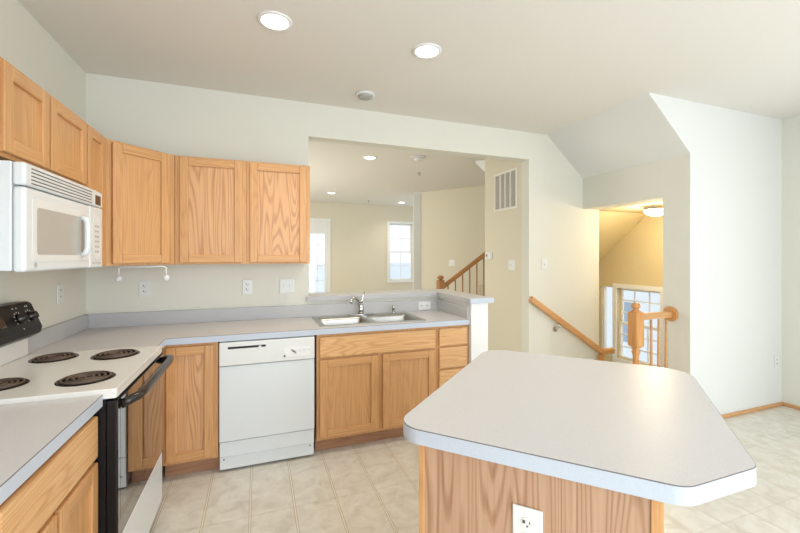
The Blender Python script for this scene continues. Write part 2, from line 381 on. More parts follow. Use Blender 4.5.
# neighbouring houses and lawn seen faintly through the windows
def facade(name, label, x0, x1, y0, y1, z0, z1, col, wins):
    M[col[0]] = plain(col[0], col[1], .8)
    t = thing(name, label, 'building', ((x0+x1)/2, (y0+y1)/2, z0))
    hx, hy = (x1-x0)/2, (y1-y0)/2
    MB().box(-hx, hx, -hy, hy, 0, z1-z0, col[0]).build('building_wall', t)
    for (ax, p, z, w_, h_) in wins:
        b = MB()
        if ax == 'x': b.box(-hx-.04, -hx, p-w_/2, p+w_/2, z, z+h_, 'hglass')
        else: b.box(p-w_/2, p+w_/2, -hy-.04, -hy, z, z+h_, 'hglass')
        b.build('building_window', t)
M['hglass'] = plain('house_window', sr(150, 166, 184), .3)
facade('house', 'pale blue grey house seen through the stairwell window', 13, 17, 6, 14, -3, 6, ('house_siding', sr(228, 234, 240)),
       [('x', p, z, .9, 1.5) for p in (-3, -1, 1, 3) for z in (1.2, 4.0, 6.6)])
facade('house', 'blue roofed row house seen low through the living room window', 4, 16, 26, 30, -6, 0.9, ('house_roof', sr(225, 232, 240)), [('y', p, 3.5, 1, 1.4) for p in (-3, 0, 3)])

# ------------------------------------------------------------ stairs (down to the foyer, and up from the living room)
b = MB()
for k in range(7):
    x0 = ST[0]+k*.265; b.box(x0, min(x0+.265, XF), ST[1], YB-.0, -1.26, -.18*(k+1), 'carpet')
struct(b.build('stairs_down'))
b = MB()
for k in range(8):
    x0 = 2.36+k*.27; b.box(x0, x0+.27, 4.76 if x0 < 2.6 else 4.76, 5.7, 0, .19*(k+1), 'carpet')
struct(b.build('stairs_up'))

# ------------------------------------------------------------ cabinets
def door(parent, x0, x1, z0, z1, y=0.0, pan='oak', kind='door', sw=.055):
    """five piece door, front plane at y-.019"""
    f = MB(); t = .019
    f.box(x0, x0+sw, y-t, y, z0, z1, 'oak'); f.box(x1-sw, x1, y-t, y, z0, z1, 'oak')
    f.box(x0+sw, x1-sw, y-t, y, z0, z0+sw, 'oakx'); f.box(x0+sw, x1-sw, y-t, y, z1-sw, z1, 'oakx')
    o = f.build(kind, parent, bevel=.004, seg=2)
    p_ = MB(); g = .006
    p_.box(x0+sw-g, x1-sw+g, y-t+.0125, y-.001, z0+sw-g, z1-sw+g, pan)
    p_.build('door_panel', o)
    return o
def drawer(parent, x0, x1, z0, z1, mat='oakxfig', name='drawer_front'):
    return MB().box(x0, x1, -.019, 0, z0, z1, mat).build(name, parent, bevel=.006, seg=2)
def cabinet(label, loc, rz, w_, d_, z0, z1, fronts, toe=True, group=None, cat='cabinet', name='base_cabinet', hollow=False):
    t = thing(name, label, cat, (loc[0], loc[1], 0), rz, group)
    b = MB()
    if hollow:
        b.box(0, w_, .019, d_, z0, z0+.018, 'oak'); b.box(0, .016, .019, d_, z0+.018, z1, 'oak'); b.box(w_-.016, w_, .019, d_, z0+.018, z1, 'oak'); b.box(.016, w_-.016, d_-.01, d_, z0+.018, z1, 'oak')
    else: b.box(0, w_, .019, d_, z0, z1, 'oak')
    b.build('cabinet_body', t, bevel=.001)
    # face frame
    f = MB(); f.box(0, w_, 0, .019, z0, z1, 'oak'); f.build('face_frame', t, bevel=.001)
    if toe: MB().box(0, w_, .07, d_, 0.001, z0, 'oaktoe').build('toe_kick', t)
    for q in fronts:
        if q[0] == 'door': door(t, q[1], q[2], q[3], q[4], pan=q[5] if len(q) > 5 else 'oak')
        else: drawer(t, *q[1:5])
    return t
FY = CY+.03       # back run face plane
FX = CX-.03       # left run face plane
# back run: local x = world x, depth to wall
D = YB-FY-.001
cabinet('single door oak base cabinet in the corner beside the dishwasher', (FX+.01, FY), 0, -.245-(FX+.01), D, .105, .872,
        [('door', .02, -.285-(FX+.01)+.012, .125, .852, 'oakfig')])
cabinet('wide oak sink base cabinet with two doors under a false drawer front', (.392, FY), 0, .943, D, .105, .872,
        [('drawer', .02, .925, .70, .85), ('door', .02, .455, .125, .685), ('door', .49, .925, .125, .685)], hollow=True)
cabinet('narrow oak drawer base stack at the right end of the sink run', (1.336, FY), 0, .288, D, .105, .872,
        [('drawer', .018, .275, .71, .85), ('drawer', .018, .275, .53, .695), ('drawer', .018, .275, .335, .515), ('drawer', .018, .275, .125, .32)])
# left run: local x = world y (rotation 90 deg), face at world x=FX
DL = FX-XL-.001
cabinet('oak base cabinet in the left foreground with one wide drawer over two doors', (FX, 1.14), PI/2, .624, DL, .105, .872,
        [('drawer', .03, .621, .685, .84), ('door', .03, .305, .125, .668), ('door', .325, .621, .125, .668)])
cabinet('oak base cabinet nearest the camera at the left wall, below the foreground counter', (FX, .38), PI/2, .759, DL, .105, .872,
        [('drawer', .03, .73, .685, .84), ('door', .03, .37, .125, .668), ('door', .39, .73, .125, .668)])
# corner base filling behind the range end (blind corner)
cabinet('blind corner oak base cabinet between the range and the sink run', (FX, 2.535), PI/2, FY-2.537, DL, .105, .872, [])

# wall cabinets
UZ0, UZ1 = 1.372, 2.134
UX = XL+.305; UY = YB-.305
t = cabinet('left oak wall cabinet over the back counter with flame grain door, next to corner cabinet', (-.543, UY), 0, .463, .304, UZ0, UZ1,
            [('door', .03, .437, UZ0+.012, UZ1-.012, 'oakfig')], toe=False, name='wall_cabinet', group=None)
t = cabinet('right oak wall cabinet over the back counter, ending beside the pass-through opening', (-.079, UY), 0, .459, .304, UZ0, UZ1,
            [('door', .022, .432, UZ0+.012, UZ1-.012, 'oakfig')], toe=False, name='wall_cabinet')
# over-microwave cabinet, and narrow full height one
cabinet('short two door oak wall cabinet above the microwave', (UX, 1.755), PI/2, .742, .304, 1.785, UZ1,
        [('door', .025, .343, 1.80, UZ1-.012), ('door', .360, .730, 1.80, UZ1-.012)], toe=False, name='wall_cabinet')
cabinet('narrow oak wall cabinet between the microwave and the corner cabinet', (UX, 2.498), PI/2, .322, .304, UZ0, UZ1,
        [('door', .012, .258, UZ0+.012, UZ1-.012)], toe=False, name='wall_cabinet')
cabinet('oak wall cabinet hanging above the foreground counter left of the microwave', (UX, .98), PI/2, .774, .304, UZ0+.42, UZ1,
        [('door', .03, .37, UZ0+.435, UZ1-.012), ('door', .40, .75, UZ0+.435, UZ1-.012)], toe=False, name='wall_cabinet')
# diagonal corner cabinet
t = thing('wall_cabinet', 'diagonal oak corner wall cabinet with one door above the paper towel holder', 'cabinet', (UX, 2.822, 0), math.atan2(UY-2.822, -.545-UX))
ang = math.atan2(UY-2.822, -.545-UX); ln = math.hypot(UY-2.822, -.545-UX)
def loc_(x, y): dx, dy = x-UX, y-2.822; return (dx*math.cos(ang)+dy*math.sin(ang), -dx*math.sin(ang)+dy*math.cos(ang))
poly = [(0, .001), (ln, .001), loc_(-.545, YB-.001), loc_(XL+.001, YB-.001), loc_(XL+.001, 2.822)]
MB().prism(poly, UZ0, UZ1, 'oak').build('cabinet_body', t, bevel=.001)
door(t, .028, ln-.05, UZ0+.012, UZ1-.012)

# ------------------------------------------------------------ countertops
ZT, ZB = .914, .872
def edge(parent, pts, mat='lamedge', off=.0015, closed=False):
    """laminate edge strip with a dark seam following an outline"""
    for nm, z0, z1, o_, mt in (('edge_band', ZB, ZT-.0028, off, mat), ('edge_seam', ZT-.0028, ZT-.0002, off-.0006, 'seam')):
        b = MB(); mi = b._mi(mt); P = [Vector(p) for p in pts]; n = len(P); ln_ = []
        for i in range(n):
            if closed: a, c = P[i-1], P[(i+1) % n]
            else: a, c = P[max(i-1, 0)], P[min(i+1, n-1)]
            d1 = (P[i]-a) if (P[i]-a).length > 1e-6 else (c-P[i]); d2 = (c-P[i]) if (c-P[i]).length > 1e-6 else d1
            d1.normalize(); d2.normalize(); n1_ = Vector((d1.y, -d1.x)); n2_ = Vector((d2.y, -d2.x)); nn = (n1_+n2_).normalized(); nn = nn/max(.5, nn.dot(n1_)); ln_.append(nn)
        rows = []
        for i in range(n):
            q = P[i]+ln_[i]*o_; r = P[i]-ln_[i]*.001
            rows.append([b.bm.verts.new((q.x, q.y, z0)), b.bm.verts.new((q.x, q.y, z1)), b.bm.verts.new((r.x, r.y, z1)), b.bm.verts.new((r.x, r.y, z0))])
        rng = range(n) if closed else range(n-1)
        for i in rng:
            a, c = rows[i], rows[(i+1) % n]
            for k in range(4): b.bm.faces.new((a[k], c[k], c[(k+1) % 4], a[(k+1) % 4])).material_index = mi
        if not closed: b.bm.faces.new(rows[0]); b.bm.faces.new(rows[-1][::-1])
        b.build(nm, parent, label='dark seam line along the top of the counter edge' if nm == 'edge_seam' else None)
SX0, SX1, SY0, SY1 = .425, 1.265, 2.885, 3.36       # sink cut-out
t = thing('countertop', 'L-shaped grey laminate countertop running around the corner and under the sink', 'countertop', (0, 0, 0))
xs = [XL+.001, CX, SX0+.015, SX1-.015, 1.622]; ys = [2.535, CY, SY0+.015, SY1-.015, YB-.001]
MB().cells(xs, ys, lambda i, j: (j == 0 and i > 0) or (i == 2 and j == 2), ZB, ZT, 'lam').build('worktop', t)
edge(t, [(1.622, CY), (CX, CY), (CX, 2.536)][::-1])
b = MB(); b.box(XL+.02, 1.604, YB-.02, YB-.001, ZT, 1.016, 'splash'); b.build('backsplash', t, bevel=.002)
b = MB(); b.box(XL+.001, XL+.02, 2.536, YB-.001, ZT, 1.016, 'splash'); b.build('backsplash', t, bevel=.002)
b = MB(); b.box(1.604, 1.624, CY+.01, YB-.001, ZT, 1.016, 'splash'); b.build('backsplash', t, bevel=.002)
t = thing('countertop', 'grey laminate countertop in the left foreground beside the range', 'countertop', (0, 0, 0))
MB().box(XL+.001, CX, .35, 1.762, ZB, ZT, 'lam').build('worktop', t)
edge(t, [(CX, .36), (CX, 1.762)])
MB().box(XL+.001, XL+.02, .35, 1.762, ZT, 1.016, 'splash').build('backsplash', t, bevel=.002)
# bar ledge (L shaped) on low wall
t = thing('bar_ledge', 'grey laminate bar ledge on the low wall behind the sink', 'countertop', (0, 0, 0))
MB().cells([.388, 1.603, 1.822], [2.775, YB-.03, YB+.27], lambda i, j: i == 0 and j == 0, 1.047, 1.088, 'lam').build('ledge_top', t, bevel=.003)
b = MB(); b.box(.388, 1.603, YB-.0335, YB-.0305, 1.047, 1.086, 'splash'); b.box(1.5995, 1.6025, 2.775, YB-.031, 1.047, 1.086, 'splash'); b.box(1.603, 1.822, 2.7715, 2.7745, 1.047, 1.086, 'lamedge'); b.build('edge_band', t)

# ------------------------------------------------------------ sink and faucet
t = thing('kitchen_sink', 'double bowl stainless steel sink set into the back counter', 'sink', ((SX0+SX1)/2, (SY0+SY1)/2, ZT))
hw, hd = (SX1-SX0)/2, (SY1-SY0)/2
xs = [-hw, -hw+.035, -.018, .018, hw-.035, hw]; ys = [-hd, -hd+.035, hd-.085, hd]
MB().cells(xs, ys, lambda i, j: j == 1 and i in (1, 3), .0, .006, 'steel').build('rim', t, bevel=.002)
for x0, x1 in ((xs[1], xs[2]), (xs[3], xs[4])):
    b = MB(); mi = b._mi('steel'); y0, y1 = ys[1], ys[2]; P = [(x0, y0), (x1, y0), (x1, y1), (x0, y1)]
    rings = []
    for ins, z, r in ((0, .004, .03), (.006, -.02, .03), (.012, -.15, .04), (.04, -.172, .04)):
        q = rounded([(x0+ins, y0+ins), (x1-ins, y0+ins), (x1-ins, y1-ins), (x0+ins, y1-ins)], [r]*4, 5)
        rings.append([b.bm.verts.new((px, py, z)) for px, py in q])
    # flat flange filling the corners
    for a, c in zip(rings, rings[1:]):
        for i in range(len(a)):
            f = b.bm.faces.new((a[i], a[(i+1) % len(a)], c[(i+1) % len(a)], c[i])); f.smooth = True; f.material_index = mi
    b.bm.faces.new(rings[-1])
    bw = b.build('bowl', t)
    so = bw.modifiers.new('solid', 'SOLIDIFY'); so.thickness = .0015; so.offset = -1
    MB().lathe([(.042, -.171), (.042, -.1685), (.03, -.168), (.028, -.170), (.0, -.170)], 'chrome', ((x0+x1)/2, (y0+y1)/2, 0), close=False).build('drain', bw)
t = thing('faucet', 'chrome single lever kitchen faucet behind the sink', 'faucet', (.835, 3.322, ZT+.006)); t.scale = (1.0, 1.0, 1.0)
MB().prism(rounded([(-.115, -.027), (.115, -.027), (.115, .027), (-.115, .027)], [.026]*4), 0.0005, .012, 'chrome').build('deck_plate', t, bevel=.003)
MB().lathe([(.026, .012), (.025, .05), (.022, .07), (.024, .085), (.018, .095), (0.002, .097)], 'chrome').build('faucet_body', t)
MB().tube([(-.005, -.003, .06), (-.025, -.015, .12), (-.045, -.03, .148), (-.075, -.055, .155), (-.10, -.075, .14), (-.108, -.082, .11)], .011, 'chrome', rs=[.014, .013, .0115, .011, .011, .012]).build('spout', t)
MB().tube([(0.0, 0, .09), (.008, .0, .125), (.024, .004, .17), (.034, .006, .205)], .007, 'chrome', rs=[.012, .009, .0075, .008]).build('lever', t)
t = thing('sink_sprayer', 'small chrome side sprayer standing right of the faucet', 'sprayer', (1.135, 3.325, ZT+.006))
MB().lathe([(.024, .0005), (.022, .008), (.014, .012)], 'chrome').build('base', t)
MB().lathe([(.012, .012), (.013, .03), (.016, .05), (.016, .062), (.008, .068)], 'chrome').build('spray_head', t)

# ------------------------------------------------------------ dishwasher
t = thing('dishwasher', 'white built-in dishwasher between the corner cabinet and the sink cabinet', 'dishwasher', (-.241, FY, 0))
W = .617
MB().box(0.004, W-.004, .005, .56, .03, .866, 'appl').build('tub', t)
MB().box(0.002, W-.002, -.022, .004, .207, .703, 'appl').build('door', t, bevel=.005)
cp = MB().box(0.002, W-.002, -.030, .004, .707, .863, 'bisque').build('control_panel', t, bevel=.006)
MB().box(.055, .29, -.0315, -.03, .818, .832, 'gap').build('latch_slot', cp)
MB().box(.245, .262, -.034, -.0315, .814, .828, 'bisque').build('latch', cp)
b = MB(); b.box(.405, W-.03, -.0306, -.03, .735, .80, 'trim'); b.build('button_strip', cp)
for k in range(4): MB().box(.47+k*.032, .492+k*.032, -.033, -.0307, .765, .785, 'bisque').build('button', cp)
MB().box(0, .045, -.001, .001, -.006, .006, 'button').rot(.75, axis='Y').move((.455, -.032, .786)).build('cycle_dial', cp)
MB().lathe([(.007, -.033), (.007, -.0305)], 'slot', (.412, 0, .742), axis='y', n=12).build('indicator', cp)
MB().box(0.004, W-.004, -.014, .004, .105, .202, 'appl').build('access_panel', t, bevel=.003)
kp = MB().box(0.004, W-.004, -.004, .02, .018, .101, 'appl').build('kick_plate', t, bevel=.003)
for x in (.03, W-.03): MB().lathe([(.005, -.006), (.005, -.0035)], 'slot', (x, 0, .085), axis='y', n=10).build('screw', kp)

# ------------------------------------------------------------ electric range  (local x = world y, front = world +x)
RW = .762
t = thing('electric_range', 'freestanding white electric range with black oven door and coil burners', 'stove', (-.50, 1.768, 0), PI/2)
BK = -.50-XL-.004     # back depth
MB().box(.002, RW-.002, .11, BK, .06, .895, 'appl').build('range_body', t)
MB().box(.0, RW, .034, .11, .06, .894, 'black').build('side_trim', t)
MB().prism(rounded([(0, 0), (RW, 0), (RW, BK-.06), (0, BK-.06)], [.012, .012, .002, .002]), .895, .932, 'cooktop').build('cooktop', t, bevel=.007, seg=3)
# console behind
b = MB(); b.prism([(BK-.062, .932), (BK-.062, 1.02), (BK-.004, 1.02), (BK-.004, .932)], .002, RW-.002, 'cooktop', axis='x'); b.build('console_base', t, bevel=.003)
cons = MB(); cons.prism([(BK-.115, 1.045), (BK-.12, 1.075), (BK-.075, 1.192), (BK-.06, 1.203), (BK-.004, 1.203), (BK-.004, 1.02), (BK-.07, 1.02)], .0, RW, 'black', axis='x'); cons = cons.build('console', t, bevel=.006)
# printed marks and knobs lie on the tilted face
ta = math.atan2(.045, .117)
def onface(b, x, s): return b.rot(-ta, axis='X').move((x, BK-.12+.045*s, 1.075+.117*s))
for x in (.60, .695, .06, .16):
    kb = MB().lathe([(.024, 0), (.0225, -.012), (.018, -.016), (.017, -.028), (.003, -.029)], 'handle', axis='y', n=20)
    kb.box(-.003, .003, -.031, -.02, -.016, .016, 'handle'); onface(kb, x, .5).build('knob', cons)
    for kk in range(9):
        a = -2.2+kk*.55
        mk = MB().box(-.002, .002, -.0012, .0002, .030, .036, 'graphic').rot(a, axis='Y'); onface(mk, x, .5).build('dial_mark', cons)
for k, x in enumerate((.585, .60, .615, .69, .705)):
    mk = MB().box(-.003, .003, -.0012, .0002, -.003, .003, 'graphic'); onface(mk, x, .93 if k != 1 else .1).build('dial_mark', cons)
MB_clock = MB().box(-.11, .11, -.0015, .0002, -.022, .022, 'bglass'); onface(MB_clock, .375, .5).build('clock_display', cons)
# burners
def burner(x, y, R):
    MB().lathe([(R+.014, .0322), (R+.012, .0345), (R+.005, .0345), (R, .0325), (.02, .0325)], 'pan', (x, y, .9), n=36, close=False).build('drip_pan', t)
    b = MB()
    for k in range(4):
        r = R-.004-k*(R-.018)/3.6
        b.tube([(x+r*math.cos(2*PI*i/32), y+r*math.sin(2*PI*i/32), .938) for i in range(32)], .0046, 'coil', n=8, closed=True)
    for a in (.5, 2.6, 4.7): b.tube([(x, y, .9355), (x+(R-.004)*math.cos(a), y+(R-.004)*math.sin(a), .9355)], .002, 'chrome', n=6)
    b.build('coil', t)
burner(.178, .153, .084); burner(.598, .172, .088); burner(.628, .432, .080); burner(.190, .435, .076)
# oven door
od = MB().box(.001, RW-.001, -.0, .034, .35, .885, 'black').build('oven_door', t, bevel=.004)
MB().box(.03, RW-.03, -.004, .0, .42, .84, 'bglass').build('oven_glass', od)
MB().box(.006, RW-.006, -.0035, 0, .351, .418, 'bglass').box(.006, .029, -.0035, 0, .419, .882, 'bglass').box(RW-.029, RW-.006, -.0035, 0, .419, .882, 'bglass').box(.03, RW-.03, -.0035, 0, .842, .882, 'bglass').build('door_border', od)
hd_ = MB().tube([(.045, -.002, .855), (.05, -.03, .868), (.075, -.052, .874), (.15, -.06, .876), (RW-.15, -.06, .876), (RW-.075, -.052, .874), (RW-.05, -.03, .868), (RW-.045, -.002, .855)], .018, 'handle', n=14).build('door_handle', od)
MB().box(.004, RW-.004, .0, .034, .075, .342, 'appl').build('storage_drawer', t, bevel=.006)
for x in (.04, RW-.04): 
    for y in (.07, BK-.05): MB().lathe([(.018, .0005), (.018, .062)], 'black', (x, y, 0), n=12).build('foot', t)

# ------------------------------------------------------------ microwave
MW = .744
t = thing('microwave', 'white over-the-range microwave hanging under the short wall cabinet', 'microwave', (-.785, 1.794, 0), PI/2)
MX0 = 0.0
b = MB(); MD = -.785-XL-.003
z0, z1 = 1.372, 1.770
b.box(0, MW, .035, MD, z0+.005, z1, 'appl'); b.build('microwave_body', t, bevel=.004)
# front
dr = MB().box(.0, .575, -.004, .034, z0, 1.682, 'appl').build('door', t, bevel=.012, seg=3)
wn = MB().prism(rounded([(.075, 1.436), (.50, 1.436), (.50, 1.614), (.075, 1.614)], [.015]*4), -.0065, -.004, 'mwglass', axis='y').build('door_window', dr)
MB().prism(rounded([(.045, 1.41), (.555, 1.41), (.555, 1.645), (.045, 1.645)], [.012]*4), -.0056, -.004, 'bisque', axis='y').build('window_border', dr)
MB().tube([(.475, -.006, 1.612), (.476, -.022, 1.604), (.477, -.028, 1.58), (.477, -.028, 1.47), (.476, -.022, 1.446), (.475, -.006, 1.438)], .013, 'appl', n=12).build('handle', dr)
MB().lathe([(.009, -.0052), (.009, -.004)], 'button', (.07, 0, 1.397), axis='y', n=16).build('round_badge', dr)
cpn = MB().box(.579, MW, -.004, .034, z0, 1.682, 'appl').build('control_panel', t, bevel=.006)
MB().prism([(.660+.062*math.cos(a), 1.525+.115*math.sin(a)) for a in [2*PI*k/28 for k in range(28)]], -.006, -.004, 'bisque', axis='y').build('keypad', cpn)
for r in range(6):
    for c_ in range(3): MB().box(.636+c_*.020, .648+c_*.020, -.0072, -.006, 1.448+r*.026, 1.458+r*.026, 'button').build('key', cpn)
for k in range(3): MB().box(.61+k*.04, .635+k*.04, -.0055, -.004, 1.392, 1.400, 'button').build('key', cpn)
tp = MB().box(.0, MW, -.004, .034, 1.686, z1, 'appl').build('vent_hood', t, bevel=.010, seg=3)
for k in range(5): MB().box(.04, .60, -.0052, -.004, 1.696+k*.0135, 1.700+k*.0135, 'slot').build('vent_slot', tp)
MB().box(.645, .715, -.0052, -.004, 1.696, 1.744, 'brown').build('clock_display', tp)

# ------------------------------------------------------------ paper towel holder
t = thing('paper_towel_holder', 'white wire paper towel holder under the diagonal corner cabinet', 'towel holder', (-.715, 3.03, UZ0), 0.0)
q0, q1 = (-.131, 0), (.135, .01)
MB().tube([(q0[0], 0, -.078), (q0[0], 0, -.02), (q0[0]+.012, 0, -.0125), (q0[0]+.03, 0, -.011), (q1[0]-.03, .01, -.011), (q1[0]-.012, .01, -.0125), (q1[0], .01, -.02), (q1[0], .01, -.078)], .006, 'bisque', n=10).build('wire_frame', t)
for sx, px, py in ((1, q0[0], 0), (-1, q1[0], .01)):
    MB().lathe([(.004, -.014), (.018, -.010), (.022, 0), (.018, .010), (.004, .014)], 'bisque', (px, py, -.088), axis='y', n=20).build('end_knob', t)

# ------------------------------------------------------------ outlets and switches
def plate(label, loc, rz, w_=.075, h_=.118, kind='outlet', horiz=False, group=None):
    t = thing('electrical_outlet' if kind == 'outlet' else 'light_switch', label, 'outlet' if kind == 'outlet' else 'switch', loc, rz, group)
    MB().box(-w_/2, w_/2, -.0065, -.0008, -h_/2, h_/2, 'bisque').build('cover_plate', t, bevel=.003)
    gangs = max(1, round((w_ if not horiz else w_/1.6)/.075)) if not horiz else 1
    if kind == 'outlet':
        spots = [(0, .02), (0, -.02)] if not horiz else [(-.027, 0), (.027, 0)]
        if gangs == 2: spots = [(-.023, .02), (-.023, -.02), (.023, .02), (.023, -.02)]
        for x, z in spots:
            r = MB().lathe([(.0165, -.0082), (.0165, -.006)], 'bisque', (x, 0, z), axis='y', n=20).build('receptacle', t)
            s_ = MB(); s_.box(x-.0125, x-.005, -.0088, -.008, z-.001, z+.008, 'slot'); s_.box(x+.005, x+.0075, -.0088, -.008, z-.001, z+.007, 'slot'); s_.box(x-.0025, x+.0025, -.0088, -.008, z-.009, z-.0045, 'slot'); s_.build('slots', r)
    else:
        for g in range(gangs):
            x = (g-(gangs-1)/2)*.046
            MB().box(x-.005, x+.005, -.016, -.006, -.010, .012, 'bisque').build('toggle', t, bevel=.002)
    return t
plate('white outlet on the back wall under the paper towel holder', (-.792, YB, 1.185), 0)
plate('single white outlet on the back wall over the middle of the counter', (-.08, YB, 1.18), 0)
plate('double white switch plate on the back wall left of the pass-through', (.228, YB, 1.18), 0, w_=.118, kind='switch')
plate('white outlet on the left wall under the right end of the microwave', (XL, 3.035, 1.197), PI/2)
plate('white horizontal outlet on the wall behind the right end of the sink', (1.475, YB-.0205, .962), 0, w_=.125, h_=.078, horiz=True)
plate('white light switch on the back wall above the stair handrail', (2.888, YB, 1.34), 0, kind='switch')
plate('white light switch on the beige wall below the return vent', (2.69, 3.73, 1.33), -PI/2, w_=.118, kind='switch')
plate('white outlet low on the white wall near the right corner', (4.632, YW, .425), 0)
dv = Vector((4.72-3.13, 5.2-7.46)).normalized(); rr_ = math.atan2(dv.y, dv.x)
# ray of the living switch meets the diagonal wall
k_ = None
A = Vector((3.13, 7.46)); R_ = Vector((.46306, .89435))
den = R_.x*dv.y-R_.y*dv.x; k_ = (A.x*dv.y-A.y*dv.x)/den
plate('white double switch on the angled living room wall above the stair rail', (R_.x*k_, R_.y*k_, H-.0175*k_), rr_, w_=.13, kind='switch')

# thermostat
t = thing('thermostat', 'small white thermostat on the edge of the beige wall by the stairs', 'thermostat', (2.69, 4.19, 1.435), -PI/2)
MB().box(-.06, .06, -.028, -.001, -.045, .045, 'bisque').build('case', t, bevel=.006)
MB().box(-.03, -.005, -.0295, -.028, -.012, .016, 'slot').build('display', t)

# return vent
t = thing('return_vent', 'white return air vent with vertical louvers high on the beige wall', 'vent', (2.69, 3.85, 2.19), -PI/2)
hw_, hh = .222, .225
MB().box(-hw_+.02, hw_-.02, -.004, -.001, -hh+.02, hh-.02, 'ventdark').build('vent_back', t)
b = MB(); b.box(-hw_, hw_, -.012, -.001, hh-.025, hh, 'vent'); b.box(-hw_, hw_, -.012, -.001, -hh, -hh+.025, 'vent'); b.box(-hw_, -hw_+.025, -.012, -.001, -hh+.025, hh-.025, 'vent'); b.box(hw_-.025, hw_, -.012, -.001, -hh+.025, hh-.025, 'vent'); b.build('vent_frame', t, bevel=.002)
for k in range(1, 4):
    x = -hw_+.025+(2*hw_-.05)*k/4; MB().box(x-.01, x+.01, -.011, -.004, -hh+.025, hh-.025, 'vent').build('vent_bar', t)
b = MB()
for k in range(24):
    x = -hw_+.03+(2*hw_-.06)*(k+.5)/24; b.box(x-.0015, x+.0015, -.009, -.0041, -hh+.026, hh-.026, 'vent')
b.build('louvers', t)

# ------------------------------------------------------------ ceiling fixtures
def can(label, x, y, power, group=None, r=.075, z=ZC):
    t = thing('recessed_light', label, 'ceiling light', (x, y, z), 0, group)
    MB().lathe([(r+.02, -.0005), (r+.018, -.006), (r, -.008), (r-.004, -.002), (r-.004, -.0005)], 'trim', n=32, close=False).build('trim_ring', t)
    MB().lathe([(r-.004, -.0045), (.04, -.009), (.002, -.010)], 'lampwhite', n=32).build('lamp_lens', t)
    if power:
        l = bpy.data.lights.new('can_lamp', 'SPOT'); l.energy = power; l.color = (1, .88, .70); l.spot_size = 2.4; l.spot_blend = .8; l.shadow_soft_size = .06
        o = bpy.data.objects.new('can_lamp', l); COL.objects.link(o); o.parent = t; o.location = (0, 0, -.03)
can('left recessed ceiling light over the kitchen floor', .089, 2.305, 28)
can('right recessed ceiling light over the kitchen floor, above the island', 1.012, 2.30, 28)
can('nearest living room recessed light seen through the pass-through', 1.39, 5.05, 26)
can('far left living room recessed light above the glazed door', 1.43, 8.15, 26)
can('far right living room recessed light above the window', 3.28, 9.0, 26)
t = thing('smoke_detector', 'round white detector on the kitchen ceiling near the back wall', 'smoke detector', (.815, 3.09, ZC))
MB().lathe([(.078, -.0005), (.078, -.012), (.070, -.018)], 'bisque', n=32).build('base', t)
MB().lathe([(.060, -.018), (.056, -.03), (.03, -.034), (.002, -.034)], 'button', n=32).build('grille', t)
t = thing('smoke_detector', 'round white detector on the living room ceiling by the stairwell', 'smoke detector', (1.98, 4.80, ZC))
MB().lathe([(.10, -.0005), (.10, -.012), (.09, -.018)], 'bisque', n=32).build('base', t)
MB().lathe([(.055, -.018), (.05, -.045), (.002, -.047)], 'trim', n=32).build('sensor', t)
for x, y, lb in ((2.38, 5.72, 'tiny sprinkler head on the living room ceiling near the angled wall'), (2.45, 9.0, 'tiny sprinkler head on the living room ceiling near the far wall')):
    tag(MB().lathe([(.03, -.0005), (.03, -.006), (.01, -.010), (.01, -.03), (.022, -.032), (.022, -.036)], 'button', n=16).build('sprinkler_head'), lb, 'sprinkler', (x, y, ZC))
# foyer dome light
t = thing('dome_light', 'glowing warm dome ceiling light in the stairwell', 'ceiling light', (4.22, 3.16, 1.998))
MB().lathe([(.125, -.0005), (.13, -.03), (.122, -.04)], 'steel', n=32, close=False).build('ring', t)
MB().lathe([(.121, -.035), (.118, -.065), (.09, -.095), (.045, -.110), (.003, -.113)], 'lampwarm', n=32).build('glass_shade', t)
l = bpy.data.lights.new('dome_lamp', 'POINT'); l.energy = 24; l.color = (1, .82, .56); l.shadow_soft_size = .08
o = bpy.data.objects.new('dome_lamp', l); COL.objects.link(o); o.parent = t; o.location = (0, 0, -.2)

# ------------------------------------------------------------ rails
def sweep(b, pts, w_, h_, mat):
    """rail of rounded section swept along points, staying upright"""
    mi = b._mi(mat); P = [Vector(p) for p in pts]
    sec = rounded([(-w_/2, -h_/2), (w_/2, -h_/2), (w_/2, h_/2), (-w_/2, h_/2)], [.008, .008, w_*.3, w_*.3], 4); rings = []
    for i, p in enumerate(P):
        d = (P[min(i+1, len(P)-1)]-P[max(i-1, 0)]).normalized(); sd = d.cross(Vector((0, 0, 1))).normalized(); up = sd.cross(d)
        rings.append([b.bm.verts.new(p+sd*a+up*c) for a, c in sec])
    for a, c in zip(rings, rings[1:]):
        for k in range(len(sec)):
            b.bm.faces.new((a[k], a[(k+1) % len(sec)], c[(k+1) % len(sec)], c[k])).material_index = mi
    b.bm.faces.new(rings[0][::-1]); b.bm.faces.new(rings[-1]); return b
t = thing('handrail', 'sloping oak wall handrail going down the stairs on the back wall', 'handrail', (2.66, 3.365, 0))
sweep(MB(), [(0, 0, .985), (.94, 0, .372), (.99, 0, .352), (1.14, 0, .352)], .05, .062, 'oakx').build('rail', t)
br = MB(); br.tube([(.37, .0, .712), (.37, .0, .665), (.37, .03, .64), (.37, .062, .635)], .007, 'chrome'); br.lathe([(.028, .055), (.028, .067)], 'chrome', (.37, 0, .635), axis='y'); br.build('bracket', t)
br = MB(); br.box(.94, .99, -.022, .022, .20, .325, 'oakrail'); br.build('rail_post', t, bevel=.004)
t = thing('newel_post', 'turned oak newel post at the top of the stairs behind the island', 'newel post', (2.998, 2.425, 0))
MB().box(-.046, .046, -.046, .046, .665, .96, 'oakrail').build('post_block', t, bevel=.012)
MB().lathe([(.045, .0005), (.045, .12), (.032, .15), (.040, .2), (.034, .3), (.022, .58), (.034, .62), (.026, .64), (.042, .667)], 'oakrail').build('turned_shaft', t)
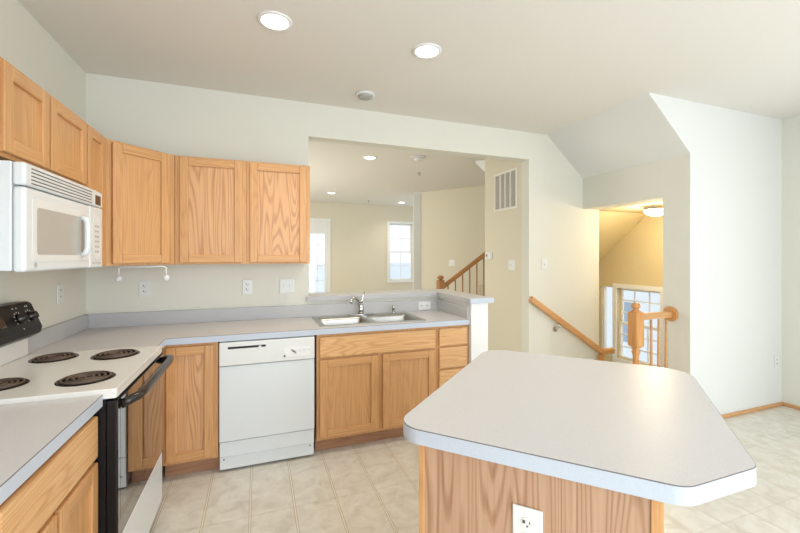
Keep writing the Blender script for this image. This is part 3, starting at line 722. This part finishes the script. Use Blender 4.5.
MB().lathe([(.042, .958), (.040, .966), (.022, .976), (.022, .986), (.034, .998), (.036, 1.012), (.026, 1.030), (.004, 1.036)], 'oakrail').build('cap', t)
t = thing('guard_rail', 'short level oak guard rail from the newel post to the stair wall', 'railing', (3.05, 2.425, 0))
def lz(b): return b
sweep(MB(), [(.002, 0, .915), (X1-3.05-.022, 0, .918)], .055, .055, 'oakx').build('rail', t)
MB().lathe([(.062, -.021), (.066, -.012), (.066, -.001)], 'oakrail', (X1-3.05, 0, .92), axis='x', n=28).build('rosette', t)
for x in (.13, .22, .31):
    MB().lathe([(.014, .0005), (.014, .2), (.010, .23), (.0145, .28), (.010, .7), (.0085, .88)], 'oakx', (x, 0, 0), n=12).build('baluster', t)
# living room stair rail
t = thing('stair_railing', 'oak stair railing climbing right with slim balusters, seen over the bar', 'railing', (2.36, 4.9, 0))
sl = .445/.66
nw = MB().box(-.045, .045, -.045, .045, .0005, 1.10, 'oakdark').build('newel_post', t, bevel=.006)
MB().lathe([(.03, 1.10), (.028, 1.11), (.045, 1.125), (.047, 1.14), (.03, 1.16), (.004, 1.165)], 'oakdark').build('newel_cap', nw)
sweep(MB(), [(.045, 0, 1.01), (.045+1.25, 0, 1.01+1.25*sl)], .05, .055, 'oakdark').build('rail', t)
for k in range(10):
    x = .115+k*.115; z0 = .19*(int((x)/.27)+1) if x > 0 else 0
    MB().lathe([(.013, z0+.0005), (.013, z0+.1), (.009, z0+.2), (.009, .99+x*sl-.05)], 'oakdark', (x, 0, 0), n=10).build('baluster', t)

# ------------------------------------------------------------ island
ox, oy = 1.1, 1.15
P = [(.392, 1.140), (.897, .598), (1.148, .598), (1.828, 1.212), (1.205, 1.893)]
P = [(a-ox, b_-oy) for a, b_ in P]
out = rounded(P, [.085, .07, .05, .12, .11], 10)
t = thing('kitchen_island', 'kitchen island with angled grey laminate top on an oak base', 'island', (ox, oy, 0))
ZB = .869
MB().prism(out, ZB, ZT, 'lam').build('island_top', t)
edge(t, out, closed=True)
A0 = Vector((P[0][0], P[0][1])); B0 = Vector((P[1][0], P[1][1])); ud = (B0-A0).normalized(); nd = Vector((-ud.y, ud.x))
ia = math.atan2(ud.y, ud.x)
org = A0+nd*.020+ud*.075
BW, BD = .618, .88
def L(b): return b.rot(ia).move((org.x, org.y, 0))
def Lb(name, b, parent=t, bevel=0): 
    o = b.build(name, parent, bevel=bevel)
    o.rotation_euler = (0, 0, ia); o.location = (org.x, org.y, 0); return o
body = Lb('island_body', MB().box(.03, BW, .006, BD, .10, ZB-.0005, 'oak'), bevel=.001)
Lb('island_panel', MB().box(.018, BW-.02, .0, .006, .02, ZB-.001, 'oakpanel'))
Lb('corner_trim', MB().box(.0, .018, -.003, .02, .02, ZB-.001, 'oak'), bevel=.002)
Lb('corner_trim', MB().box(BW-.02, BW+.006, -.006, .02, .02, ZB-.001, 'oak'), bevel=.002)
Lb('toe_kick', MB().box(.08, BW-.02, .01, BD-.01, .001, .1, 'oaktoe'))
# kitchen-side doors and drawers of the island (local -x face)
for y0, y1 in ((.03, .43), (.46, .86)):
    Lb('drawer_front', MB().box(.011, .03, y0, y1, .70, .845, 'oakx'), bevel=.005)
    f = MB(); sw = .055
    f.box(.011, .03, y0, y0+sw, .125, .685, 'oak'); f.box(.011, .03, y1-sw, y1, .125, .685, 'oak'); f.box(.011, .03, y0+sw, y1-sw, .125, .125+sw, 'oak'); f.box(.011, .03, y0+sw, y1-sw, .685-sw, .685, 'oak')
    d_ = Lb('door', f, bevel=.004)
    MB().box(.02, .029, y0+sw-.005, y1-sw+.005, .125+sw-.005, .685-sw+.005, 'oak').build('door_panel', d_)
pt = org+ud*.318+Vector((ox, oy))
plate('white outlet on the oak end panel of the island, in the foreground', (pt.x, pt.y, .700), ia, w_=.078, h_=.122)
